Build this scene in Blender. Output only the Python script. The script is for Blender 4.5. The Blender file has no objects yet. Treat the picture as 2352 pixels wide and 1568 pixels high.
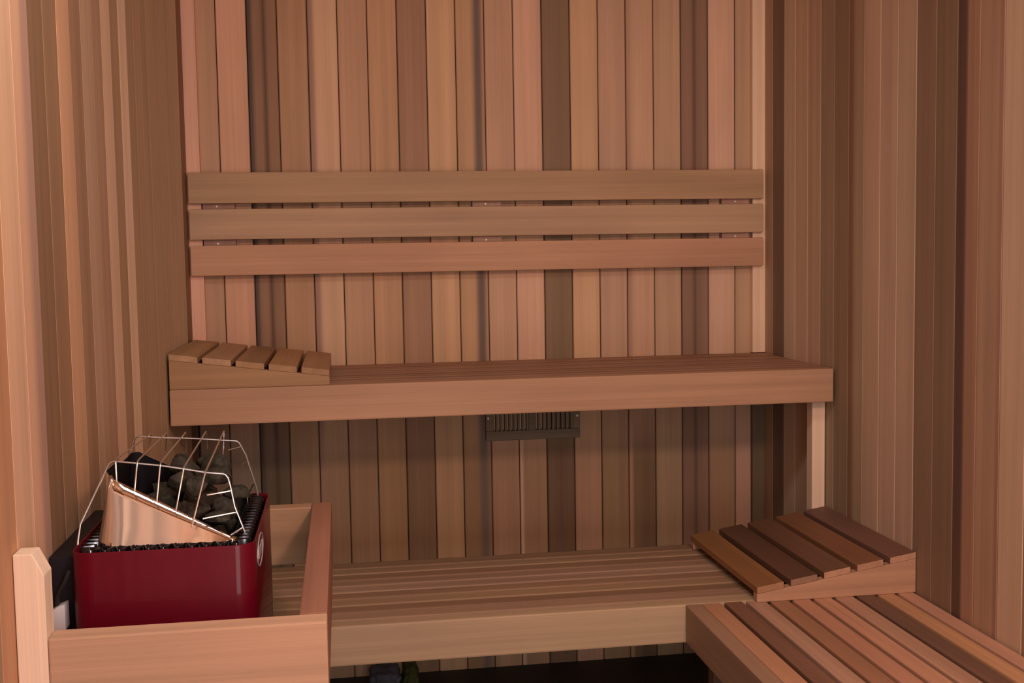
import bpy, bmesh, math, random
from mathutils import Vector, Matrix, Quaternion
random.seed(7)
S = 0.9                                   # plan units -> metres
col = bpy.context.scene.collection

# ------------------------------------------------------------------ colour
def lin(c):
    r = []
    for v in c[:3]:
        v = v / 255.0
        r.append(v / 12.92 if v <= 0.04045 else ((v + 0.055) / 1.055) ** 2.4)
    return r

# ------------------------------------------------------------------ materials
def nodes(name):
    m = bpy.data.materials.new(name); m.use_nodes = True
    nt = m.node_tree
    return m, nt, nt.nodes['Principled BSDF']

def wood(name, axis, grain=0.14, blotch=0.14, rough=0.6):
    """cedar: the board's own colour comes from the 'tint' attribute, the grain from noise stretched along AXIS"""
    m, nt, b = nodes(name)
    N, L = nt.nodes.new, nt.links.new
    tc = N('ShaderNodeTexCoord')
    sd = N('ShaderNodeAttribute'); sd.attribute_name = 'seed'
    ti = N('ShaderNodeAttribute'); ti.attribute_name = 'tint'
    off = N('ShaderNodeVectorMath'); off.operation = 'SCALE'; off.inputs[0].default_value = (17.3, 31.7, 23.1)
    L(sd.outputs['Fac'], off.inputs['Scale'])
    add = N('ShaderNodeVectorMath'); add.operation = 'ADD'
    L(tc.outputs['Object'], add.inputs[0]); L(off.outputs[0], add.inputs[1])
    def noise(along, cross, det, rg=0.6, dist=0.0):
        mp = N('ShaderNodeMapping'); s = [cross] * 3; s[axis] = along
        mp.inputs['Scale'].default_value = s
        L(add.outputs[0], mp.inputs['Vector'])
        n = N('ShaderNodeTexNoise'); n.inputs['Scale'].default_value = 1.0
        n.inputs['Detail'].default_value = det; n.inputs['Roughness'].default_value = rg
        n.inputs['Distortion'].default_value = dist
        L(mp.outputs[0], n.inputs['Vector'])
        return n
    fine = noise(2.5, 320, 3.0)
    band = noise(0.5, 38, 2.0, 0.5, 0.6)
    blot = noise(2.0, 7, 2.0)
    def scaled(n, amp):
        r = N('ShaderNodeMapRange'); r.inputs['From Min'].default_value = 0.28; r.inputs['From Max'].default_value = 0.72
        r.inputs['To Min'].default_value = 1 - amp; r.inputs['To Max'].default_value = 1 + amp
        L(n.outputs['Fac'], r.inputs['Value']); return r
    a, c, d = scaled(fine, grain * 0.45), scaled(band, grain * 0.8), scaled(blot, blotch * 0.7)
    m1 = N('ShaderNodeMath'); m1.operation = 'MULTIPLY'; L(a.outputs[0], m1.inputs[0]); L(c.outputs[0], m1.inputs[1])
    m2 = N('ShaderNodeMath'); m2.operation = 'MULTIPLY'; L(m1.outputs[0], m2.inputs[0]); L(d.outputs[0], m2.inputs[1])
    vm = N('ShaderNodeVectorMath'); vm.operation = 'SCALE'
    L(ti.outputs['Color'], vm.inputs[0]); L(m2.outputs[0], vm.inputs['Scale'])
    # slow drift of hue between pink and yellow along the board
    hue = noise(1.6, 5, 1.0)
    mix = N('ShaderNodeMix'); mix.data_type = 'RGBA'; mix.blend_type = 'MULTIPLY'; mix.inputs[0].default_value = 1.0
    ramp = N('ShaderNodeValToRGB'); ramp.color_ramp.elements[0].position = 0.36; ramp.color_ramp.elements[1].position = 0.64
    ramp.color_ramp.elements[0].color = (1.008, 0.988, 0.982, 1); ramp.color_ramp.elements[1].color = (0.992, 1.004, 0.976, 1)
    L(hue.outputs['Fac'], ramp.inputs[0]); L(vm.outputs[0], mix.inputs[6]); L(ramp.outputs[0], mix.inputs[7])
    L(mix.outputs[2], b.inputs['Base Color'])
    b.inputs['Roughness'].default_value = rough
    b.inputs['Specular IOR Level'].default_value = 0.25
    bp = N('ShaderNodeBump'); bp.inputs['Strength'].default_value = 0.10; bp.inputs['Distance'].default_value = 0.002
    L(fine.outputs['Fac'], bp.inputs['Height']); L(bp.outputs[0], b.inputs['Normal'])
    return m

WX, WY, WZ = wood('cedar_grain_x', 0), wood('cedar_grain_y', 1), wood('cedar_grain_z', 2, grain=0.12, blotch=0.10)

def plain(name, rgb, rough=0.5, metal=0.0, coat=0.0, spec=0.5, speck=0.0, scale=60):
    m, nt, b = nodes(name)
    b.inputs['Roughness'].default_value = rough; b.inputs['Metallic'].default_value = metal
    b.inputs['Coat Weight'].default_value = coat; b.inputs['Coat Roughness'].default_value = 0.08
    b.inputs['Specular IOR Level'].default_value = spec
    n = nt.nodes.new('ShaderNodeTexNoise'); n.inputs['Scale'].default_value = scale; n.inputs['Detail'].default_value = 4
    tc = nt.nodes.new('ShaderNodeTexCoord'); nt.links.new(tc.outputs['Object'], n.inputs['Vector'])
    r = nt.nodes.new('ShaderNodeValToRGB')
    r.color_ramp.elements[0].position = 0.3; r.color_ramp.elements[1].position = 0.7
    r.color_ramp.elements[0].color = [c * (1 - speck) for c in rgb] + [1]
    r.color_ramp.elements[1].color = [min(1, c * (1 + speck)) for c in rgb] + [1]
    nt.links.new(n.outputs['Fac'], r.inputs[0]); nt.links.new(r.outputs[0], b.inputs['Base Color'])
    return m

M_RED = plain('red_enamel', (0.108, 0.0006, 0.009), rough=0.42, coat=0.22, spec=0.15, speck=0.05)
M_BLACK = plain('black_heat_metal', (0.007, 0.005, 0.007), rough=0.5, metal=0.0, spec=0.25, speck=0.2)
M_STEEL = plain('polished_stainless', (0.80, 0.75, 0.69), rough=0.06, metal=1.0, speck=0.02)
M_CORR = plain('blued_corrugated_steel', (0.045, 0.040, 0.046), rough=0.22, metal=1.0, speck=0.2)
M_EDGE = plain('sheared_steel_edge', (0.42, 0.38, 0.34), rough=0.5, metal=1.0, speck=0.05)
M_WIRE = plain('bright_steel_wire', (0.78, 0.78, 0.76), rough=0.30, metal=1.0, speck=0.05)
M_STONE = plain('olivine_stone', (0.036, 0.031, 0.022), rough=0.85, spec=0.2, speck=0.5, scale=110)
M_FLOOR = plain('dark_floor', (0.010, 0.009, 0.011), rough=0.6, speck=0.3, scale=25)
M_WHITE = plain('white_plastic', (0.60, 0.60, 0.64), rough=0.4, speck=0.03)
M_CABLE = plain('black_rubber', (0.01, 0.01, 0.011), rough=0.5)
M_SCREW = plain('screw_steel', (0.85, 0.80, 0.74), rough=0.3, metal=0.15)
M_BLUE = plain('blue_grey_cloth', (0.10, 0.105, 0.14), rough=0.9, speck=0.25, scale=20)
M_OLIVE = plain('olive_cloth', (0.07, 0.085, 0.02), rough=0.9, speck=0.25, scale=20)
M_BADGE = plain('pale_badge', (0.40, 0.36, 0.35), rough=0.35, speck=0.05)
M_DARKBACK = plain('wall_cavity', (0.02, 0.014, 0.010), rough=0.9)

# wood tones, keyed on the colour each piece has
KQ = (1.12, 1.50, 1.72)
def T(r, g, b, k=1.0):
    c = lin((r, g, b)); return [min(0.9, x * k * q) for x, q in zip(c, KQ)]

# ------------------------------------------------------------------ mesh building
class MB:
    def __init__(s):
        s.v = []; s.f = []; s.t = []; s.sd = []
    def add(s, verts, faces, tint=(.5, .3, .2), seed=None, tints=None):
        o = len(s.v); s.v += [tuple(v) for v in verts]
        seed = random.random() if seed is None else seed
        for i, f in enumerate(faces):
            s.f.append([o + k for k in f]); s.t.append([tints[k] if tints else tint for k in f]); s.sd.append(seed)
    def box(s, x0, x1, y0, y1, z0, z1, tint=(.5, .3, .2), bev=0.0025, tint2=None, seed=None):
        """bevelled box; TINT2 is the colour at its high-z end if it changes along the piece"""
        bm = bmesh.new(); bmesh.ops.create_cube(bm, size=1)
        for v in bm.verts:
            v.co = Vector(((x0 + x1) / 2 + v.co.x * (x1 - x0), (y0 + y1) / 2 + v.co.y * (y1 - y0), (z0 + z1) / 2 + v.co.z * (z1 - z0)))
        if bev: bmesh.ops.bevel(bm, geom=bm.edges[:], offset=min(bev, .45 * min(x1 - x0, y1 - y0, z1 - z0)), segments=2, profile=0.6, affect='EDGES')
        s.bm(bm, tint, seed, tint2, z0, z1)
    def bm(s, bm, tint=(.5, .3, .2), seed=None, tint2=None, z0=0, z1=1, end=None, end_axis=1):
        bm.verts.index_update()
        if end:                             # end grain of another tone than the other faces
            bm.normal_update(); seed = random.random() if seed is None else seed
            vs = [v.co.copy() for v in bm.verts]
            s.add(vs, [[v.index for v in f.verts] for f in bm.faces if abs(f.normal[end_axis]) < .8], tint, seed)
            s.add(vs, [[v.index for v in f.verts] for f in bm.faces if abs(f.normal[end_axis]) >= .8], end, seed)
            bm.free(); return
        vs = [v.co.copy() for v in bm.verts]
        tints = None
        if tint2:
            tints = []
            for v in vs:
                f = max(0, min(1, (v.z - z0) / (z1 - z0))); tints.append([a * (1 - f) + b * f for a, b in zip(tint, tint2)])
        s.add(vs, [[v.index for v in f.verts] for f in bm.faces], tint, seed, tints); bm.free()
    def prism(s, prof, axis, a0, a1, tint=(.5, .3, .2), seed=None, bev=0.002, end=None):
        """polygon PROF (pairs in the two other axes, in order) extruded along AXIS"""
        bm = bmesh.new(); rings = []
        for a in (a0, a1):
            ring = []
            for p in prof:
                c = [p[0], p[1]]; c.insert(axis, a); ring.append(bm.verts.new(c))
            rings.append(ring)
        bm.faces.new(rings[0]); bm.faces.new(rings[1][::-1]); n = len(prof)
        for i in range(n): bm.faces.new((rings[0][i], rings[1][i], rings[1][(i + 1) % n], rings[0][(i + 1) % n]))
        bmesh.ops.recalc_face_normals(bm, faces=bm.faces[:])
        if bev: bmesh.ops.bevel(bm, geom=bm.edges[:], offset=bev, segments=2, profile=0.6, affect='EDGES')
        s.bm(bm, tint, seed, end=end, end_axis=axis)
    def tube(s, pts, r, n=8, closed=False):
        pts = [Vector(p) for p in pts]; base = len(s.v); N = len(pts); vs = []; up = None
        for i, p in enumerate(pts):
            a = pts[i - 1] if i > 0 else (pts[-1] if closed else p); b = pts[(i + 1) % N] if (i < N - 1 or closed) else p
            d = (b - a).normalized()
            if up is None:
                up = d.orthogonal().normalized()
            up = (up - up.dot(d) * d).normalized(); w = d.cross(up)
            for k in range(n):
                t = 2 * math.pi * k / n; vs.append(p + r * (math.cos(t) * up + math.sin(t) * w))
        fs = []
        for i in range(N if closed else N - 1):
            j = (i + 1) % N
            for k in range(n): fs.append([i * n + k, i * n + (k + 1) % n, j * n + (k + 1) % n, j * n + k])
        if not closed: fs.append(list(range(n))[::-1]); fs.append([(N - 1) * n + k for k in range(n)])
        s.add(vs, fs)
    def build(s, name, mat, parent=None, origin=(0, 0, 0), smooth=False):
        me = bpy.data.meshes.new(name)
        ov = Vector(origin)
        me.from_pydata([(Vector(v) - ov) * S for v in s.v], [], s.f)
        ca = me.color_attributes.new('tint', 'FLOAT_COLOR', 'CORNER'); i = 0
        for ft in s.t:
            for c in ft:
                ca.data[i].color = (c[0], c[1], c[2], 1); i += 1
        sa = me.attributes.new('seed', 'FLOAT', 'FACE')
        for k, v in enumerate(s.sd): sa.data[k].value = v
        me.materials.append(mat); me.update()
        if smooth:
            me.polygons.foreach_set('use_smooth', [True] * len(me.polygons))
            me.set_sharp_from_angle(angle=math.radians(40))
        o = bpy.data.objects.new(name, me); col.objects.link(o)
        po = Vector((0, 0, 0))
        if parent is not None:
            o.parent = parent; po = Vector(parent['_w'])
        o.location = (ov - po) * S
        o['_w'] = tuple(ov)
        return o

def thing(name, label, cat, loc, group=None):
    o = bpy.data.objects.new(name, None); col.objects.link(o); o.location = Vector(loc) * S; o['_w'] = tuple(loc)
    o.empty_display_size = 0.05
    tag(o, label, cat, group); return o
def tag(o, label, cat, group=None):
    o['label'] = label; o['category'] = cat
    if group: o['group'] = group
def struct(o): o['kind'] = 'structure'; return o

# ------------------------------------------------------------------ room
XL, XR, ZC, YF = -0.458, 1.386, 2.45, -4.35
G = 0.0014          # half joint between two wall boards
D = 0.012           # board thickness
def wall_board(mb, wall, a0, a1, z0, z1, lo, hi, strips=None):
    """one tongue-and-groove board with a small V along each edge. a = X for the back wall, Y for the side walls.
    STRIPS: streaks of another wood colour inside the board as (from, to, colour), fractions of its width"""
    c, G = {'back': (0.0026, 0.0014), 'left': ((0.0010, 0.0004) if a0 < -1.45 else (0.0004, 0.0002)), 'right': (0.0018, 0.0007)}[wall]
    edges = [(a0 + G, -0.0095), (a0 + G, -c), (a0 + G + c, 0.0)]
    W = a1 - a0
    nf = 14 if strips else 1                # streaks fade softly across the board
    edges += [(a0 + G + c + (W - 2 * G - 2 * c) * k / nf, 0.0) for k in range(1, nf)]
    edges += [(a1 - G - c, 0.0), (a1 - G, -c), (a1 - G, -0.0095)]
    seed = random.random()
    def pos(a, d, z):
        if wall == 'back': return (a, -d, z)
        if wall == 'left': return (XL + d, a, z)
        return (XR - d, a, z)
    def shade(a, base):
        f = (a - a0) / W; r = list(base)
        for s0, s1, cc, *soft in (strips or []):
            e = soft[0] if soft else .07
            w = max(0, min(1, (f - s0) / e + .5)) * max(0, min(1, (s1 - f) / e + .5)) if s0 > 0.01 else max(0, min(1, (s1 - f) / e + .5))
            r = [(1 - w) * x + w * y for x, y in zip(r, cc)]
        return r
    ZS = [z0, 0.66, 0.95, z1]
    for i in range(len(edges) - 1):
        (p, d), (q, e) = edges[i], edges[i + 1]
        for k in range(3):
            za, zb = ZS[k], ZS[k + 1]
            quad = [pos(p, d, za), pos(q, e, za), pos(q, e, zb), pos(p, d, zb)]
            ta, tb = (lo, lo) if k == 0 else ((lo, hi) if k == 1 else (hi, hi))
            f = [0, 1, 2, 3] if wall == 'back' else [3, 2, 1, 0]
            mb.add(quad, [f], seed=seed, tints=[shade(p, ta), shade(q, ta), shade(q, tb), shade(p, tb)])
    # backing strip in the joint

P = 0.0917
# back wall, board i from X0+i*P: colour high on the wall, low colour is wood tone with under-bench shade painted in
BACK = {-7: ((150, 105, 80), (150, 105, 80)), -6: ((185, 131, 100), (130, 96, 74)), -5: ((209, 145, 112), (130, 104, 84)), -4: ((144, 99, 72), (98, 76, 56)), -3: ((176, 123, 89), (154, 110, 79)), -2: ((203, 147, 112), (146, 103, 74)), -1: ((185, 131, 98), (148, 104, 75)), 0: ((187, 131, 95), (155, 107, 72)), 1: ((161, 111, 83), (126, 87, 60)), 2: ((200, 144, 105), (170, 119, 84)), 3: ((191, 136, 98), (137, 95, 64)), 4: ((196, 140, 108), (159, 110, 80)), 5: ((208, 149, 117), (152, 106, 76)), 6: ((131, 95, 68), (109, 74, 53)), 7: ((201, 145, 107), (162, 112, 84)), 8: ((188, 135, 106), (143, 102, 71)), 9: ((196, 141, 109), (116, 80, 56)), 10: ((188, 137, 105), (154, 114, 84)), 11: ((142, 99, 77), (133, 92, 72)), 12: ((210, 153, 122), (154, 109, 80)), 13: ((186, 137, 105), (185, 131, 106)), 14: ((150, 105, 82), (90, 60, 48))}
BSTRIP = {-4: [(0.0, 0.16, T(84,62,52), .12), (0.50, 0.62, T(96,64,48), .10)], 3: [(0.60, 0.90, T(112,84,70), .16)], -2: [(0.0, 0.20, T(160,112,90), .12)],
          11: [(0.44, 0.54, T(104,72,56), .10)], 5: [(0.0, 0.12, T(204,150,118), .08)], 9: [(0.0, 0.14, T(176,122,96), .10)]}
X0 = 0.0994
mb = MB()
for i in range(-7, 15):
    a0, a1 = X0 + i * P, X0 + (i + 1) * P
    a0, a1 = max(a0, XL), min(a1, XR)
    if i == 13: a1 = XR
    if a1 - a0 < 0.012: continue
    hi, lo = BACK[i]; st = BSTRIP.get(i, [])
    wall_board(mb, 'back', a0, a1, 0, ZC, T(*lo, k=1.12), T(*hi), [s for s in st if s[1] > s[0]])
mb.add([(XL, 0.0095, 0), (XR, 0.0095, 0), (XR, 0.0095, ZC), (XL, 0.0095, ZC)], [[0, 1, 2, 3]], tint=T(62, 36, 28))
struct(mb.build('wall_back', WZ))

# right wall, boards from the corner towards the viewer
RIGHT = [(177, 132, 100), (123, 90, 72), (205, 161, 131), (197, 150, 121), (189, 142, 114), (157, 120, 93), (146, 109, 82), (170, 129, 100), (196, 145, 116), (192, 142, 115), (187, 139, 111), (139, 98, 75), (130, 92, 69), (158, 106, 80), (166, 116, 89), (195, 143, 112), (150, 104, 80), (130, 90, 70), (150, 104, 82), (160, 112, 88)]
RSTRIP = {13: [(0.0, 0.44, T(96,62,50), .05)], 14: [(0.82, 0.99, T(150,100,80), .08)], 7: [(0.0, 0.35, T(140,92,66), .2)]}
mb = MB(); i = 0; y = 0.0
PR = 0.0920
while y > YF + 0.01:
    a0, a1 = max(y - PR, YF), y
    c = RIGHT[i] if i < len(RIGHT) else RIGHT[4 + (i * 7) % 15]
    st = [(1 - s[1], 1 - s[0] + (.1 if s[0] == 0 else 0), s[2], s[3]) for s in RSTRIP.get(i, [])]
    wall_board(mb, 'right', a0, a1, 0, ZC, T(*c), T(*c), st); y -= PR; i += 1
mb.add([(XR + .0095, 0, 0), (XR + .0095, YF, 0), (XR + .0095, YF, ZC), (XR + .0095, 0, ZC)], [[0, 1, 2, 3]], tint=T(62, 36, 28))
struct(mb.build('wall_right', WZ))

# left wall, joints at -(0.0343 + n*P)
LEFT = {0: (140, 92, 68), 1: (132, 88, 62), 2: (197, 154, 122), 3: (197, 153, 120), 4: (191, 147, 114), 5: (186, 141, 110), 6: (184, 140, 107), 7: (186, 139, 106), 8: (176, 131, 99), 9: (179, 131, 99), 10: (172, 125, 93), 11: (224, 170, 135), 12: (164, 117, 85), 13: (205, 150, 118), 14: (169, 117, 88), 15: (176, 126, 97), 16: (151, 102, 74), 17: (192, 130, 95), 18: (143, 97, 68), 19: (128, 85, 59), 20: (197, 136, 104), 21: (201, 141, 108), 22: (178, 114, 80), 23: (160, 112, 84), 24: (176, 124, 96)}
LSTRIP = {20: [(0.58, 1.1, T(164,114,94), .18)], 21: []}
mb = MB(); y = 0.0; n = 0
while y > YF + 0.01:
    nxt = -(0.0343 + (n) * P); a0, a1 = max(nxt, YF), y
    c = LEFT[n] if n in LEFT else LEFT[11 + (n * 5) % 13]
    # n = index of the joint at the far side of this board, so board n lies nearer than joint n-1
    st = LSTRIP.get(n, [])
    wall_board(mb, 'left', a0, a1, 0, ZC, T(*c), T(*c), st); y = nxt; n += 1
mb.add([(XL - .0095, 0, 0), (XL - .0095, YF, 0), (XL - .0095, YF, ZC), (XL - .0095, 0, ZC)], [[3, 2, 1, 0]], tint=T(62, 36, 28))
struct(mb.build('wall_left', WZ))

mb = MB(); x = XL; i = 0
while x < XR - .01:
    mb.box(x + .001, min(x + P, XR) - .001, YF - .02, YF, 0, ZC, tint=T(*LEFT[11 + (i * 5) % 13]), bev=.002); x += P; i += 1
struct(mb.build('wall_front', WZ))
mb = MB(); x = XL; i = 0
while x < XR - .01:
    mb.box(x + .001, min(x + P, XR) - .001, YF, 0, ZC, ZC + .02, tint=T(*LEFT[11 + (i * 5) % 13]), bev=.002); x += P; i += 1
struct(mb.build('ceiling', WY))
mb = MB(); mb.box(XL - .02, XR + .02, YF - .02, .02, -.04, 0, bev=0)
struct(mb.build('floor', M_FLOOR))

# corner battens on the back wall, from the upper bench up
UB = 1.0139
mb = MB(); mb.box(XL, -.417, -.026, -0.0005, UB + .001, ZC, tint=T(222,154,124)); struct(mb.build('trim_1', WZ))
mb = MB(); mb.box(1.3425, XR, -.026, -0.0005, UB + .001, ZC, tint=T(238,178,144)); struct(mb.build('trim_2', WZ))
mb = MB(); mb.box(1.3435, XR, -.022, -0.0005, .001, UB - .1, tint=T(112,84,62)); struct(mb.build('trim_3', WZ))

# ------------------------------------------------------------------ backrest
bk = thing('backrest', 'cedar backrest of three long horizontal boards fixed to the back wall above the upper bench', 'backrest', (0.46, 0, 1.30))
for z0, z1, c in ((1.5215, 1.6155, (172,124,90)), (1.4120, 1.5045, (178,130,98)), (1.3025, 1.3945, (188,128,96))):
    mb = MB(); mb.box(-.452, 1.3705, -.051, -.030, z0, z1, tint=T(*c), bev=.003); mb.build('backrest_board', WX, bk)
def screw(parent, x, y, z, r=.0035):
    bm = bmesh.new(); bmesh.ops.create_uvsphere(bm, u_segments=10, v_segments=6, radius=r)
    for v in bm.verts: v.co = Vector((v.co.x + x, v.co.y * .45 + y, v.co.z + z))
    m = MB(); m.bm(bm); return m.build('screw', M_SCREW, parent, smooth=True)
for x0, x1, sc in ((-.4135, -.317, -.371), (.4152, .5072, .457), (1.236, 1.3285, 1.281)):
    mb = MB(); mb.box(x0, x1, -.0295, -.0005, 1.315, 1.605, tint=T(*((150,105,86) if x0 < 0 else (158,112,90) if x0 < 1 else (170,118,96))), bev=.002)
    su = mb.build('support', WZ, bk)
    for z in (1.5135, 1.400): screw(su, sc, -.0305, z)

# ------------------------------------------------------------------ benches
PS = 0.0555
def slats_x(mb, x0, x1, y0, z1, n, cols, th=.022, gap=.008):
    for k in range(n):
        mb.box(x0, x1, y0 + k * PS + gap, y0 + (k + 1) * PS, z1 - th, z1, tint=T(*cols[k % len(cols)]), bev=.0040)
ub = thing('sauna_bench', 'upper cedar bench spanning the back wall, its long front rail carrying a wedge headrest', 'bench', (.46, -.29, .5))
mb = MB(); mb.box(XL + .0065, 1.3765, -.5757, -.5357, UB - .0955, UB, tint=T(172,118,88), bev=.004); mb.build('front_rail', WX, ub)
mb = MB(); slats_x(mb, XL + .003, XR - .003, -.5357, UB - .001, 9, [(162,110,84), (152,102,80), (160,110,80), (150,100,76)])
mb.box(XL + .003, XR - .003, -.034, -.008, UB - .023, UB - .001, tint=T(146,98,70))
mb.build('slatted_seat', WX, ub)
for x0 in (XL + .0065, .44, XR - .0845):
    mb = MB(); mb.box(x0, x0 + .04, -.5350, -.002, UB - .0955, UB - .0235, tint=T(130,92,68)); mb.build('cleat', WY, ub)
mb = MB(); mb.box(1.3430, 1.3825, -.5055, -.4665, .5022, UB - .0965, tint=T(226,176,144), bev=.003); mb.build('leg', WZ, ub)

LB = 0.5009
lb = thing('sauna_bench', 'lower cedar bench running below the upper one, its pale front rail above the dark floor', 'bench', (.46, -.74, 0))
mb = MB(); mb.box(XL + .002, XR - .003, -1.0149, -.975, LB - .0945, LB, tint=T(170,126,94), bev=.004); mb.build('front_rail', WX, lb)
mb = MB(); slats_x(mb, XL + .003, XR - .003, -.975, LB, 9, [(156,110,84), (140,96,70), (154,110,80), (146,101,74), (160,114,88)])
mb.build('slatted_seat', WX, lb)
mb = MB(); mb.box(XL + .002, XR - .003, -.4735, -.4640, LB - .0945, LB - .001, tint=T(120,84,62)); mb.build('back_rail', WX, lb)
for x0 in (XL + .002, .35, XR - .042):
    mb = MB(); mb.box(x0, x0 + .04, -.975, -.474, LB - .0945, LB - .0225, tint=T(120,86,64)); mb.build('cleat', WY, lb)
for x0 in (XL + .003, XR - .045):
    for yy in (-.97, -.52):
        mb = MB(); mb.box(x0, x0 + .04, yy, yy + .04, .0, LB - .0952, tint=T(120,86,64)); mb.build('leg', WZ, lb)

sb = thing('sauna_bench', 'side bench of narrow slats along the right wall, meeting the lower bench in a corner', 'bench', (1.1, -1.9, 0))
SY0 = -3.0
mb = MB(); mb.box(.8005, .8395, SY0, -1.0165, LB - .0945, LB, tint=T(154,106,80), bev=.003); mb.build('front_rail', WY, sb)
mb = MB()
SC = [(185, 119, 86), (125, 78, 58), (177, 121, 94), (157, 100, 71), (186, 119, 90), (188, 123, 92), (179, 121, 94), (116, 75, 58), (193, 127, 89), (191, 128, 99)]
xs = [.8395, .8925, .9475, 1.0035, 1.0600, 1.1145, 1.1700, 1.2260, 1.2815, 1.3345, XR - .001]
for k in range(10):
    mb.box(xs[k] + (.001 if k == 0 else .0050), xs[k + 1] - .0058, SY0, -1.0165, LB - .022, LB, tint=T(*SC[k]), bev=.0028)
mb.build('slatted_seat', WY, sb)
for yy in (-1.06, -1.95, SY0 + .05):
    mb = MB(); mb.box(.8405, XR - .003, yy - .04, yy, LB - .0945, LB - .0225, tint=T(110,78,58)); mb.build('cleat', WX, sb)
for x0, yy in ((.842, -2.98), (.842, -1.10), (1.34, -2.98), (1.34, -1.10)):
    mb = MB(); mb.box(x0, x0 + .04, yy, yy + .04 if yy < -2 else yy + .0399, 0, LB - .095, tint=T(110,78,58)); mb.build('leg', WZ, sb)

# ------------------------------------------------------------------ headrests
def headrest(x0, x1, y0, y1, zb, lo, hi, high_right, cols, sidec, label, g):
    """wedge: two sloping side panels with five slats across them; high end at the wall"""
    t = thing('headrest', label, 'headrest', ((x0 + x1) / 2, (y0 + y1) / 2, zb), 'wedge headrests on the benches')
    W = x1 - x0
    def top(x):
        f = (x - x0) / W; f = f if high_right else 1 - f
        return zb + lo + (hi - lo) * f
    th = .0165
    for ya in (y0 + .0006, y1 - .026):
        mb = MB()
        mb.prism([(x0, zb), (x1, zb), (x1, top(x1) - th), (x0, top(x0) - th)], 1, ya, ya + .0254, tint=T(*sidec), bev=.002)
        mb.build('side_panel', WX, t)
    sl = (hi - lo) / W * (1 if high_right else -1)
    mb = MB(); w = (W - 4 * g) / 5
    for k in range(5):
        a = x0 + k * (w + g); b = a + w
        mb.prism([(a, top(a) - th + .0002), (b, top(b) - th + .0002), (b, top(b)), (a, top(a))], 1, y0, y1, tint=T(*cols[k]), bev=.0016, end=T(*[(a_ + b_) / 2 + 6 for a_, b_ in zip(cols[k], sidec)]) if k in (0, 1) else T(*sidec))
    mb.build('slatted_top', WY, t)
    return t
headrest(XL + .0075, -.0385, -.5745, -.03, UB + .0003, .040, .0935, False,
         [(166,118,80), (176,122,90), (152,104,74), (178,122,82), (172,118,82)], (160,108,74),
         'wedge headrest of five slats on the left end of the upper bench', .0120)
headrest(.9735, XR - .002, -1.0365, -.5075, LB + .0004, .037, .1015, True,
         [(142,88,52), (98,60,44), (112,70,50), (134,82,54), (116,74,58)], (174,118,88),
         'wedge headrest of five slats in the corner of the lower and side benches', .0175)

# ------------------------------------------------------------------ wall vent
vt = thing('wall_vent', 'dark wooden slotted air vent screwed to the back wall just under the upper bench', 'vent', (.60, 0, .755))
VX0, VX1, VZ0, VZ1 = .447, .756, .754, .905
VC = T(118,92,70)
mb = MB()
mb.box(VX0, VX1, -.022, -.0008, VZ0, .785, tint=VC); mb.box(VX0, VX1, -.022, -.0008, .880, VZ1, tint=VC)
mb.box(VX0, .4725, -.022, -.0008, .785, .880, tint=VC); mb.box(.7325, VX1, -.022, -.0008, .785, .880, tint=VC)
mb.box(.5865, .6105, -.022, -.0008, .785, .880, tint=VC)
mb.build('frame', WX, vt)
mb = MB()
for a, b in ((.4725, .5865), (.6105, .7325)):
    n = 8; pw = (b - a) / n
    for k in range(n): mb.box(a + k * pw + pw * .5, a + (k + 1) * pw, -.019, -.003, .785, .880, tint=T(120,94,70), bev=.001)
mb.build('grille', WZ, vt)
for x, z in ((.4545, .8275), (.7465, .8265), (.4545, .893), (.7465, .893)): screw(vt, x, -.0225, z, .0042)

# ------------------------------------------------------------------ heater guard
gd = thing('heater_guard', 'low cedar rail fence boxing in the red sauna heater, with a clipped corner post', 'guard rail', (-.24, -1.6, 0))
GT = .8292; GBm = .708
mb = MB(); mb.prism([(XL + .001, 0), (-.4168, 0), (-.4168, .919), (-.4315, .9497), (XL + .001, .9497)], 1, -1.990, -1.949, tint=T(220,172,142), bev=.0016)
mb.build('post', WZ, gd)
mb = MB(); mb.box(-.4162, -.0340, -1.990, -1.949, GBm, GT, tint=T(178,124,95), bev=.003); mb.build('front_board', WX, gd)
mb = MB(); mb.box(-.0750, -.0340, -1.948, -1.180, GBm, GT, tint=T(146,88,66), bev=.003); mb.build('side_board', WY, gd)
mb = MB(); mb.box(XL + .001, -.0756, -1.221, -1.181, GBm, GT, tint=T(160,110,80), bev=.003); mb.build('back_board', WX, gd)

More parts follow.
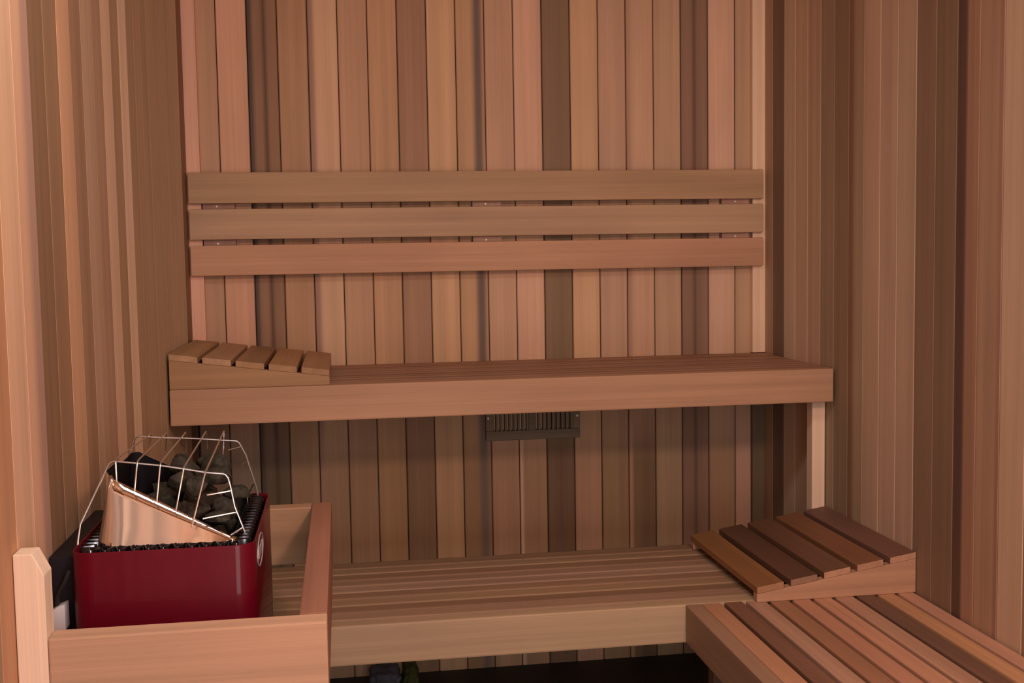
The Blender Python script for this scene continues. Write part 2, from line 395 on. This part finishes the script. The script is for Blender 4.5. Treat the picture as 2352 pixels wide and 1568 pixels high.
# ------------------------------------------------------------------ sauna heater
ht = thing('sauna_heater', 'red wall-mounted electric sauna heater full of stones behind the low rail', 'heater', (-.28, -1.65, .30))
HX0, HX1, HY0, HY1, HZ = -.4170, -.1435, -1.850, -1.452, .912
def rrect(x0, x1, y0, y1, r, n=6):
    pts = []
    for cx, cy, a in ((x1 - r, y0 + r, -90), (x1 - r, y1 - r, 0), (x0 + r, y1 - r, 90), (x0 + r, y0 + r, 180)):
        for k in range(n + 1):
            t = math.radians(a + 90 * k / n); pts.append((cx + r * math.cos(t), cy + r * math.sin(t)))
    return pts
def shell(mb, outer, inner, z0, z1, lip=.004):
    """open-topped box wall: outer skin, rolled top edge, inner skin"""
    n = len(outer); rings = []
    def ring(p, z): rings.append([(a, b, z) for a, b in p])
    mid = [((a + c) / 2, (b + d) / 2) for (a, b), (c, d) in zip(outer, inner)]
    ring(outer, z0); ring(outer, z1 - lip * .6); ring([((3 * a + c) / 4, (3 * b + d) / 4) for (a, b), (c, d) in zip(outer, mid)], z1 - lip * .15); ring(mid, z1); ring(inner, z1 - lip * .6); ring(inner, z0)
    vs = [v for r in rings for v in r]; fs = []
    for k in range(len(rings) - 1):
        for i in range(n):
            j = (i + 1) % n; fs.append([k * n + i, k * n + j, (k + 1) * n + j, (k + 1) * n + i])
    mb.add(vs, fs)
mb = MB(); R1 = .030
shell(mb, rrect(HX0, HX1, HY0, HY1, R1), rrect(HX0 + .004, HX1 - .004, HY0 + .004, HY1 - .004, R1 - .004), .335, HZ)
o = rrect(HX0 + .001, HX1 - .001, HY0 + .001, HY1 - .001, R1)
mb.add([(a, b, .337) for a, b in o], [list(range(len(o)))[::-1]])
mb.build('body', M_RED, ht, smooth=True)
IN = .036
mb = MB()
shell(mb, rrect(HX0 + IN + .002, HX1 - IN - .002, HY0 + IN + .002, HY1 - IN - .002, .016), rrect(HX0 + IN + .003, HX1 - IN - .003, HY0 + IN + .003, HY1 - IN - .003, .013), .70, HZ - .002, .002)
o = rrect(HX0 + .005, HX1 - .005, HY0 + .005, HY1 - .005, .026)
mb.add([(a, b, .80) for a, b in o], [list(range(len(o)))])
mb.build('inner_box', M_BLACK, ht, smooth=True)
# corrugated sheet standing in the air gap between outer skin and inner box
mb = MB(); pts = rrect(HX0 + .020, HX1 - .020, HY0 + .020, HY1 - .020, .016, 4)
dense = []
for i in range(len(pts)):
    a, b = Vector(pts[i]), Vector(pts[(i + 1) % len(pts)]); n = max(1, int((b - a).length / .0022))
    dense += [a + (b - a) * k / n for k in range(n)]
Ltot = sum((dense[i] - dense[(i + 1) % len(dense)]).length for i in range(len(dense)))
nw = round(Ltot / .0215); acc = 0; ring = []
for i, p in enumerate(dense):
    d = (dense[(i + 1) % len(dense)] - dense[i - 1]).normalized(); nrm = Vector((d.y, -d.x))
    ring.append(p + nrm * .0115 * math.sin(2 * math.pi * nw * acc / Ltot)); acc += (dense[(i + 1) % len(dense)] - p).length
n = len(ring); vs = [(p.x, p.y, .82) for p in ring] + [(p.x, p.y, HZ + .001) for p in ring]
mb.add(vs, [[i, (i + 1) % n, n + (i + 1) % n, n + i] for i in range(n)])
co = mb.build('corrugated_liner', M_CORR, ht, smooth=True)
sm = co.modifiers.new('thick', 'SOLIDIFY'); sm.thickness = .0012; sm.offset = 0
# stainless deflector: tall at the wall, wrapping both ends, the ends leaning inwards with a sloping top edge
DY0, DY1, DXL, r = -1.801, -1.476, -.392, .030
path = []                                   # (x, y, lean direction)
for k in range(13): path.append((-.1700 + (DXL + r + .1700) * k / 12, DY0, 1.0, 0.0))
for k in range(1, 9):
    t = math.radians(90 * k / 8); path.append((DXL + r - r * math.sin(t), DY0 + r - r * math.cos(t), math.cos(t), math.sin(t)))
for k in range(1, 6): path.append((DXL, DY0 + r + (DY1 - DY0 - 2 * r) * k / 6, 0.0, 1.0))
for k in range(0, 9):
    t = math.radians(90 * k / 8); path.append((DXL + r - r * math.cos(t), DY1 - r + r * math.sin(t), -math.sin(t), math.cos(t)))
for k in range(1, 13): path.append((DXL + r + (-.29 - DXL - r) * k / 12, DY1, -1.0, 0.0))
def dz(x): return .9095 + (min(0, x + .174) / (-.369 + .174)) * (1.012 - .9095)
def lean(h): return .36 * h - .55 * h * h
def sheet(off, zlow, cut=0.0):
    vs = []; rows = 7; n = len(path)
    for q in range(rows):
        for x, y, ly, lx in path:
            top = max(.9115, dz(max(x, -.374)) - (.010 if y > -1.6 else 0) - cut)
            z = zlow + (top - zlow) * q / (rows - 1); h = max(0, z - .90)
            L = lean(h) * (.9 if ly > 0 else .35) + off
            vs.append((x + lx * L * .75 * (1 if ly >= 0 else .5), y + ly * L, z))
    fs = [[q * n + i, q * n + i + 1, (q + 1) * n + i + 1, (q + 1) * n + i] for q in range(rows - 1) for i in range(n - 1)]
    return vs, fs
mb = MB(); vs, fs = sheet(0, .875); mb.add(vs, fs)
de = mb.build('deflector', M_STEEL, ht, smooth=True)
sm = de.modifiers.new('thick', 'SOLIDIFY'); sm.thickness = .0006; sm.offset = 0; sm.use_even_offset = True
de.data.materials.append(M_EDGE); sm.material_offset_rim = 1
mb = MB(); vs, fs = sheet(.0014, .875, .0003); mb.add(vs, fs)  # black sheet added to give the dark reflection inside the deflector
mb.build('dark_reflection_sheet', M_BLACK, de, smooth=True)
# wire guard
WR = .0014
near = [(-.4171,-1.79,.905),(-.4171,-1.785,.9163),(-.4134,-1.78,.9417),(-.3690,-1.78,1.0300),(-.3655,-1.78,1.0355),(-.3591,-1.78,1.0383),(-.3232,-1.78,1.0332),(-.2885,-1.78,1.0282),(-.2529,-1.78,1.0211),(-.2198,-1.78,1.0140),(-.1940,-1.78,1.0108),(-.1900,-1.78,1.0090),(-.1865,-1.78,1.0040),(-.1830,-1.78,.9893),(-.1780,-1.78,.9582),(-.1632,-1.78,.9150)]
far = [(-.4171,-1.48,.9163),(-.3960,-1.48,.9800),(-.3887,-1.48,1.0012),(-.3800,-1.48,1.0270),(-.3737,-1.48,1.0319),(-.3570,-1.48,1.0296),(-.3263,-1.48,1.0267),(-.2917,-1.48,1.0245),(-.2553,-1.48,1.0214),(-.2227,-1.48,1.0177),(-.2000,-1.48,1.0155),(-.1950,-1.48,1.0120),(-.1837,-1.48,.9884),(-.1760,-1.48,.9595),(-.1675,-1.48,.9305),(-.1633,-1.48,.9080)]
mb = MB(); mb.tube(near, WR * 1.15); wg = mb.build('wire_guard', M_WIRE, ht, smooth=True)
mb = MB(); mb.tube(far, WR * 1.15); mb.build('rear_wire', M_WIRE, wg, smooth=True)
tops = [(-.3555, 1.0385, -.3530), (-.3232, 1.0345, -.3263), (-.2885, 1.0300, -.2917), (-.2529, 1.0225, -.2553), (-.2198, 1.0155, -.2227)]
bots = [(-.3519, 1.0095), (-.3260, .9932), (-.2934, .9752), (-.2650, .9607), (-.2402, .9359)]
fb = [(-.3595, 1.0087), (-.3296, .9994), (-.2930, .9962), (-.2549, 1.0000), (-.2272, .9850)]
for (xn, zn, xf), (xb, zb), (xg, zg) in zip(tops, bots, fb):
    yb = -1.803 if xb < -.25 else -1.8185
    mb = MB(); mb.tube([(xb, yb, zb), (xn - (xn - xb) * .06, -1.788, zn - .002), (xn, -1.782, zn + .0025), (xn + (xf - xn) * .05, -1.766, zn + .0032), (xf - (xf - xn) * .04, -1.483, 1.0335), (xf, -1.470, 1.0335), (xf + (xg - xf) * .08, -1.4665, 1.0300), (xg, -1.462, zg)], WR)
    mb.build('cross_wire', M_WIRE, wg, smooth=True)
for a, b in (((-.1818,-1.782,.983), (-.218,-1.80,.9818)), ((-.1745,-1.782,.9480), (-.2253,-1.80,.9448)), ((-.1655,-1.782,.9225), (-.1837,-1.80,.9162)),
             ((-.1900,-1.478,1.0035), (-.2168,-1.462,.9960)), ((-.1800,-1.478,.9750), (-.1930,-1.462,.9670)), ((-.1690,-1.478,.9350), (-.1909,-1.465,.9000))):
    mb = MB(); mb.tube([a, ((a[0] * .9 + b[0] * .1), a[1], a[2]), b], WR * 1.15); mb.build('cross_wire', M_WIRE, wg, smooth=True)
# pale badge on the room-side face
mb = MB(); X = HX1 + .0006; BY, BZ = -1.752, .880
def ell(a_, b_, x_): return [(x_, BY + a_ * math.cos(t), BZ + b_ * math.sin(t)) for t in [2 * math.pi * k / 32 for k in range(32)]]
rings = [ell(.060, .024, X), ell(.060, .024, X + .0014), ell(.0575, .0220, X + .0014), ell(.0575, .0220, X)]
vs = [p for r_ in rings for p in r_]; fs = []
for q in range(3):
    for k in range(32):
        j = (k + 1) % 32; fs.append([q * 32 + k, q * 32 + j, (q + 1) * 32 + j, (q + 1) * 32 + k])
mb.add(vs, fs)
mb.box(X - .0002, X + .0014, BY - .036, BY + .036, BZ - .0075, BZ + .0075, bev=.0004)
mb.build('badge', M_BADGE, ht)
# black box added between body and wall, standing in for the dark shade
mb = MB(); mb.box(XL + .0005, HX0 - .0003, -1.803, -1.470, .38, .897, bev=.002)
mb.build('gap_shade_box', M_BLACK, ht)

# stones: angular lumps heaped inside the inner box
def stone(x, y, z, r, k, first=None):
    bm = bmesh.new()
    rr = random.Random(100 + k)
    sx, sy, sz = [r * rr.uniform(.82, 1.12) for _ in range(3)]; sz *= .82
    for _ in range(22):
        d = Vector((rr.gauss(0, 1), rr.gauss(0, 1), rr.gauss(0, 1))).normalized(); q = rr.uniform(.86, 1.0)
        bm.verts.new((d.x * sx * q, d.y * sy * q, d.z * sz * q))
    res = bmesh.ops.convex_hull(bm, input=bm.verts[:])
    bmesh.ops.delete(bm, geom=[g for g in res['geom_interior'] if isinstance(g, bmesh.types.BMVert)], context='VERTS')
    bmesh.ops.bevel(bm, geom=bm.edges[:], offset=r * .10, segments=2, profile=.5, affect='EDGES', clamp_overlap=True)
    bmesh.ops.recalc_face_normals(bm, faces=bm.faces[:])
    m = MB(); m.v = []; 
    bm.verts.index_update()
    for v in bm.verts: v.co += Vector((x, y, z))
    m.bm(bm)
    o = m.build('heater_stone', M_STONE, None, origin=(x, y, z), smooth=True)
    o['label'] = 'dark grey-green rough stone heaped inside the wire guard of the red heater'; o['category'] = 'stone'
    o['group'] = 'sauna stones heaped in the heater'
    return o
k = 0
layers = [(.895, [(-.347,-1.760,.027),(-.345,-1.69,.028),(-.345,-1.61,.028),(-.347,-1.540,.027),(-.285,-1.765,.031),(-.28,-1.69,.034),(-.28,-1.61,.034),(-.285,-1.53,.031),(-.218,-1.760,.027),(-.216,-1.69,.028),(-.216,-1.61,.028),(-.218,-1.540,.027)]),
          (.940, [(-.325,-1.735,.034),(-.318,-1.645,.036),(-.325,-1.56,.033),(-.250,-1.735,.034),(-.245,-1.65,.037),(-.255,-1.565,.035),(-.202,-1.775,.022),(-.196,-1.60,.026),(-.200,-1.695,.026)]),
          (.990, [(-.275,-1.690,.032),(-.280,-1.605,.033),(-.290,-1.535,.026),(-.222,-1.680,.031),(-.222,-1.595,.033),(-.240,-1.525,.027),(-.238,-1.745,.024)])]
for z, lst in layers:
    for (x, y, r) in lst:
        stone(x + random.uniform(-.004, .004), y + random.uniform(-.004, .004), z + random.uniform(-.004, .004), r, k); k += 1

# small fitting on the left wall behind the post
cb = thing('cable_box', 'small white fitting low beside the left wall, in the gap between post and heater', 'junction box', (-.437, -1.818, .78))
mb = MB(); mb.prism([(-.4570, .7850), (-.4300, .7900), (-.4300, .8300), (-.4420, .8260), (-.4570, .8150)], 1, -1.832, -1.8036, bev=.0025); mb.build('box_body', M_WHITE, cb, smooth=True)
mb = MB(); mb.tube([(-.4440, -1.818, .826), (-.4425, -1.820, .838), (-.4380, -1.822, .848), (-.4300, -1.824, .862), (-.4235, -1.822, .880)], .0032, 8); mb.build('cable', M_CABLE, cb, smooth=True)

# bundles on the dark floor under the lower bench
def bundle(name, label, x0, x1, y0, y1, h, mat, sd, cat):
    bm = bmesh.new(); bmesh.ops.create_icosphere(bm, subdivisions=4, radius=1); rr = random.Random(sd)
    ph = [rr.uniform(0, 6.28) for _ in range(8)]
    for v in bm.verts:
        d = v.co.copy()
        f = 1 + .10 * math.sin(5 * d.x + ph[0]) * math.cos(4 * d.y + ph[1]) + .07 * math.sin(9 * d.y + 7 * d.z + ph[2]) + .05 * math.sin(13 * d.x - 6 * d.z + ph[3])
        z = d.z * f; sq = lambda t: math.copysign(abs(t) ** .7, t)
        v.co = Vector(((x0 + x1) / 2 + sq(d.x) * f * (x1 - x0) / 2, (y0 + y1) / 2 + sq(d.y) * f * (y1 - y0) / 2, max(0.001, h * (z * .62 + .38))))
    m = MB(); m.bm(bm); o = m.build(name, mat, None, origin=((x0 + x1) / 2, (y0 + y1) / 2, 0), smooth=True); tag(o, label, cat); return o
bundle('cloth_bundle', 'dim bluish-grey bundle on the dark floor under the lower bench, beside the green one', .052, .150, -.19, -.03, .075, M_BLUE, 3, 'cloth')
bundle('cloth_bundle', 'dim olive-green bundle on the dark floor under the lower bench', .155, .208, -.17, -.03, .070, M_OLIVE, 5, 'cloth')

# ------------------------------------------------------------------ camera
f, yaw, pitch, roll = 2594.76, 0.1490, 0.0749, -0.0167
cy, sy_, cp, sp = math.cos(yaw), math.sin(yaw), math.cos(pitch), math.sin(pitch)
fw = Vector((sy_ * cp, cy * cp, -sp)); rt = fw.cross(Vector((0, 0, 1))).normalized(); up = rt.cross(fw)
r2 = math.cos(roll) * rt + math.sin(roll) * up; u2 = -math.sin(roll) * rt + math.cos(roll) * up
cam = bpy.data.cameras.new('camera'); co = bpy.data.objects.new('camera', cam); col.objects.link(co)
cam.sensor_fit = 'HORIZONTAL'; cam.sensor_width = 36; cam.lens = f / 2352 * 36; cam.clip_start = .01
cam.shift_x = -0.76 / 2352; cam.shift_y = -1.34 / 2352
Mx = Matrix((r2, u2, -fw)).transposed().to_4x4(); Mx.translation = Vector((0, -3.6, 1.3474)) * S
co.matrix_world = Mx
bpy.context.scene.camera = co

# ------------------------------------------------------------------ light
def area(name, loc, target, size, power, colour, sy=None):
    l = bpy.data.lights.new(name, 'AREA'); l.energy = power; l.color = colour
    l.shape = 'RECTANGLE' if sy else 'DISK'; l.size = size * S
    if sy: l.size_y = sy * S
    o = bpy.data.objects.new(name, l); col.objects.link(o); o.location = Vector(loc) * S
    o.rotation_euler = (Vector(target) - Vector(loc)).to_track_quat('-Z', 'Y').to_euler(); return o
LAMPS = {  # name: (location, target, size, power, colour, height)
 'wall_lamp': ((.86, -3.95, 2.25), (.2, -.8, .8), .26, 23, (1.0, .64, .50), None),
 'overhead_fill': ((.10, -2.2, 2.42), (.10, -2.2, 0), .35, 9.0, (1.0, 1.0, .96), None),  # unseen overhead light, added to balance brightness across the walls
 'ambient_fill': ((.45, -4.25, 1.1), (.45, 0, 1.0), .8, 21, (1.0, .87, .86), 1.8),  # unseen rectangle added behind the camera for ambient light
}
for n_, (lo_, ta_, si_, po_, co_, sy__) in LAMPS.items():
    area(n_, lo_, ta_, si_, po_, co_, sy__)
w = bpy.data.worlds.new('world'); bpy.context.scene.world = w; w.use_nodes = True
w.node_tree.nodes['Background'].inputs[0].default_value = (.02, .02, .02, 1)

vs_ = bpy.context.scene.view_settings
vs_.view_transform = 'Standard'; vs_.look = 'None'; vs_.gamma = 1; vs_.use_curve_mapping = False; vs_.exposure = -0.05
for o in bpy.data.objects:
    if '_w' in o: del o['_w']
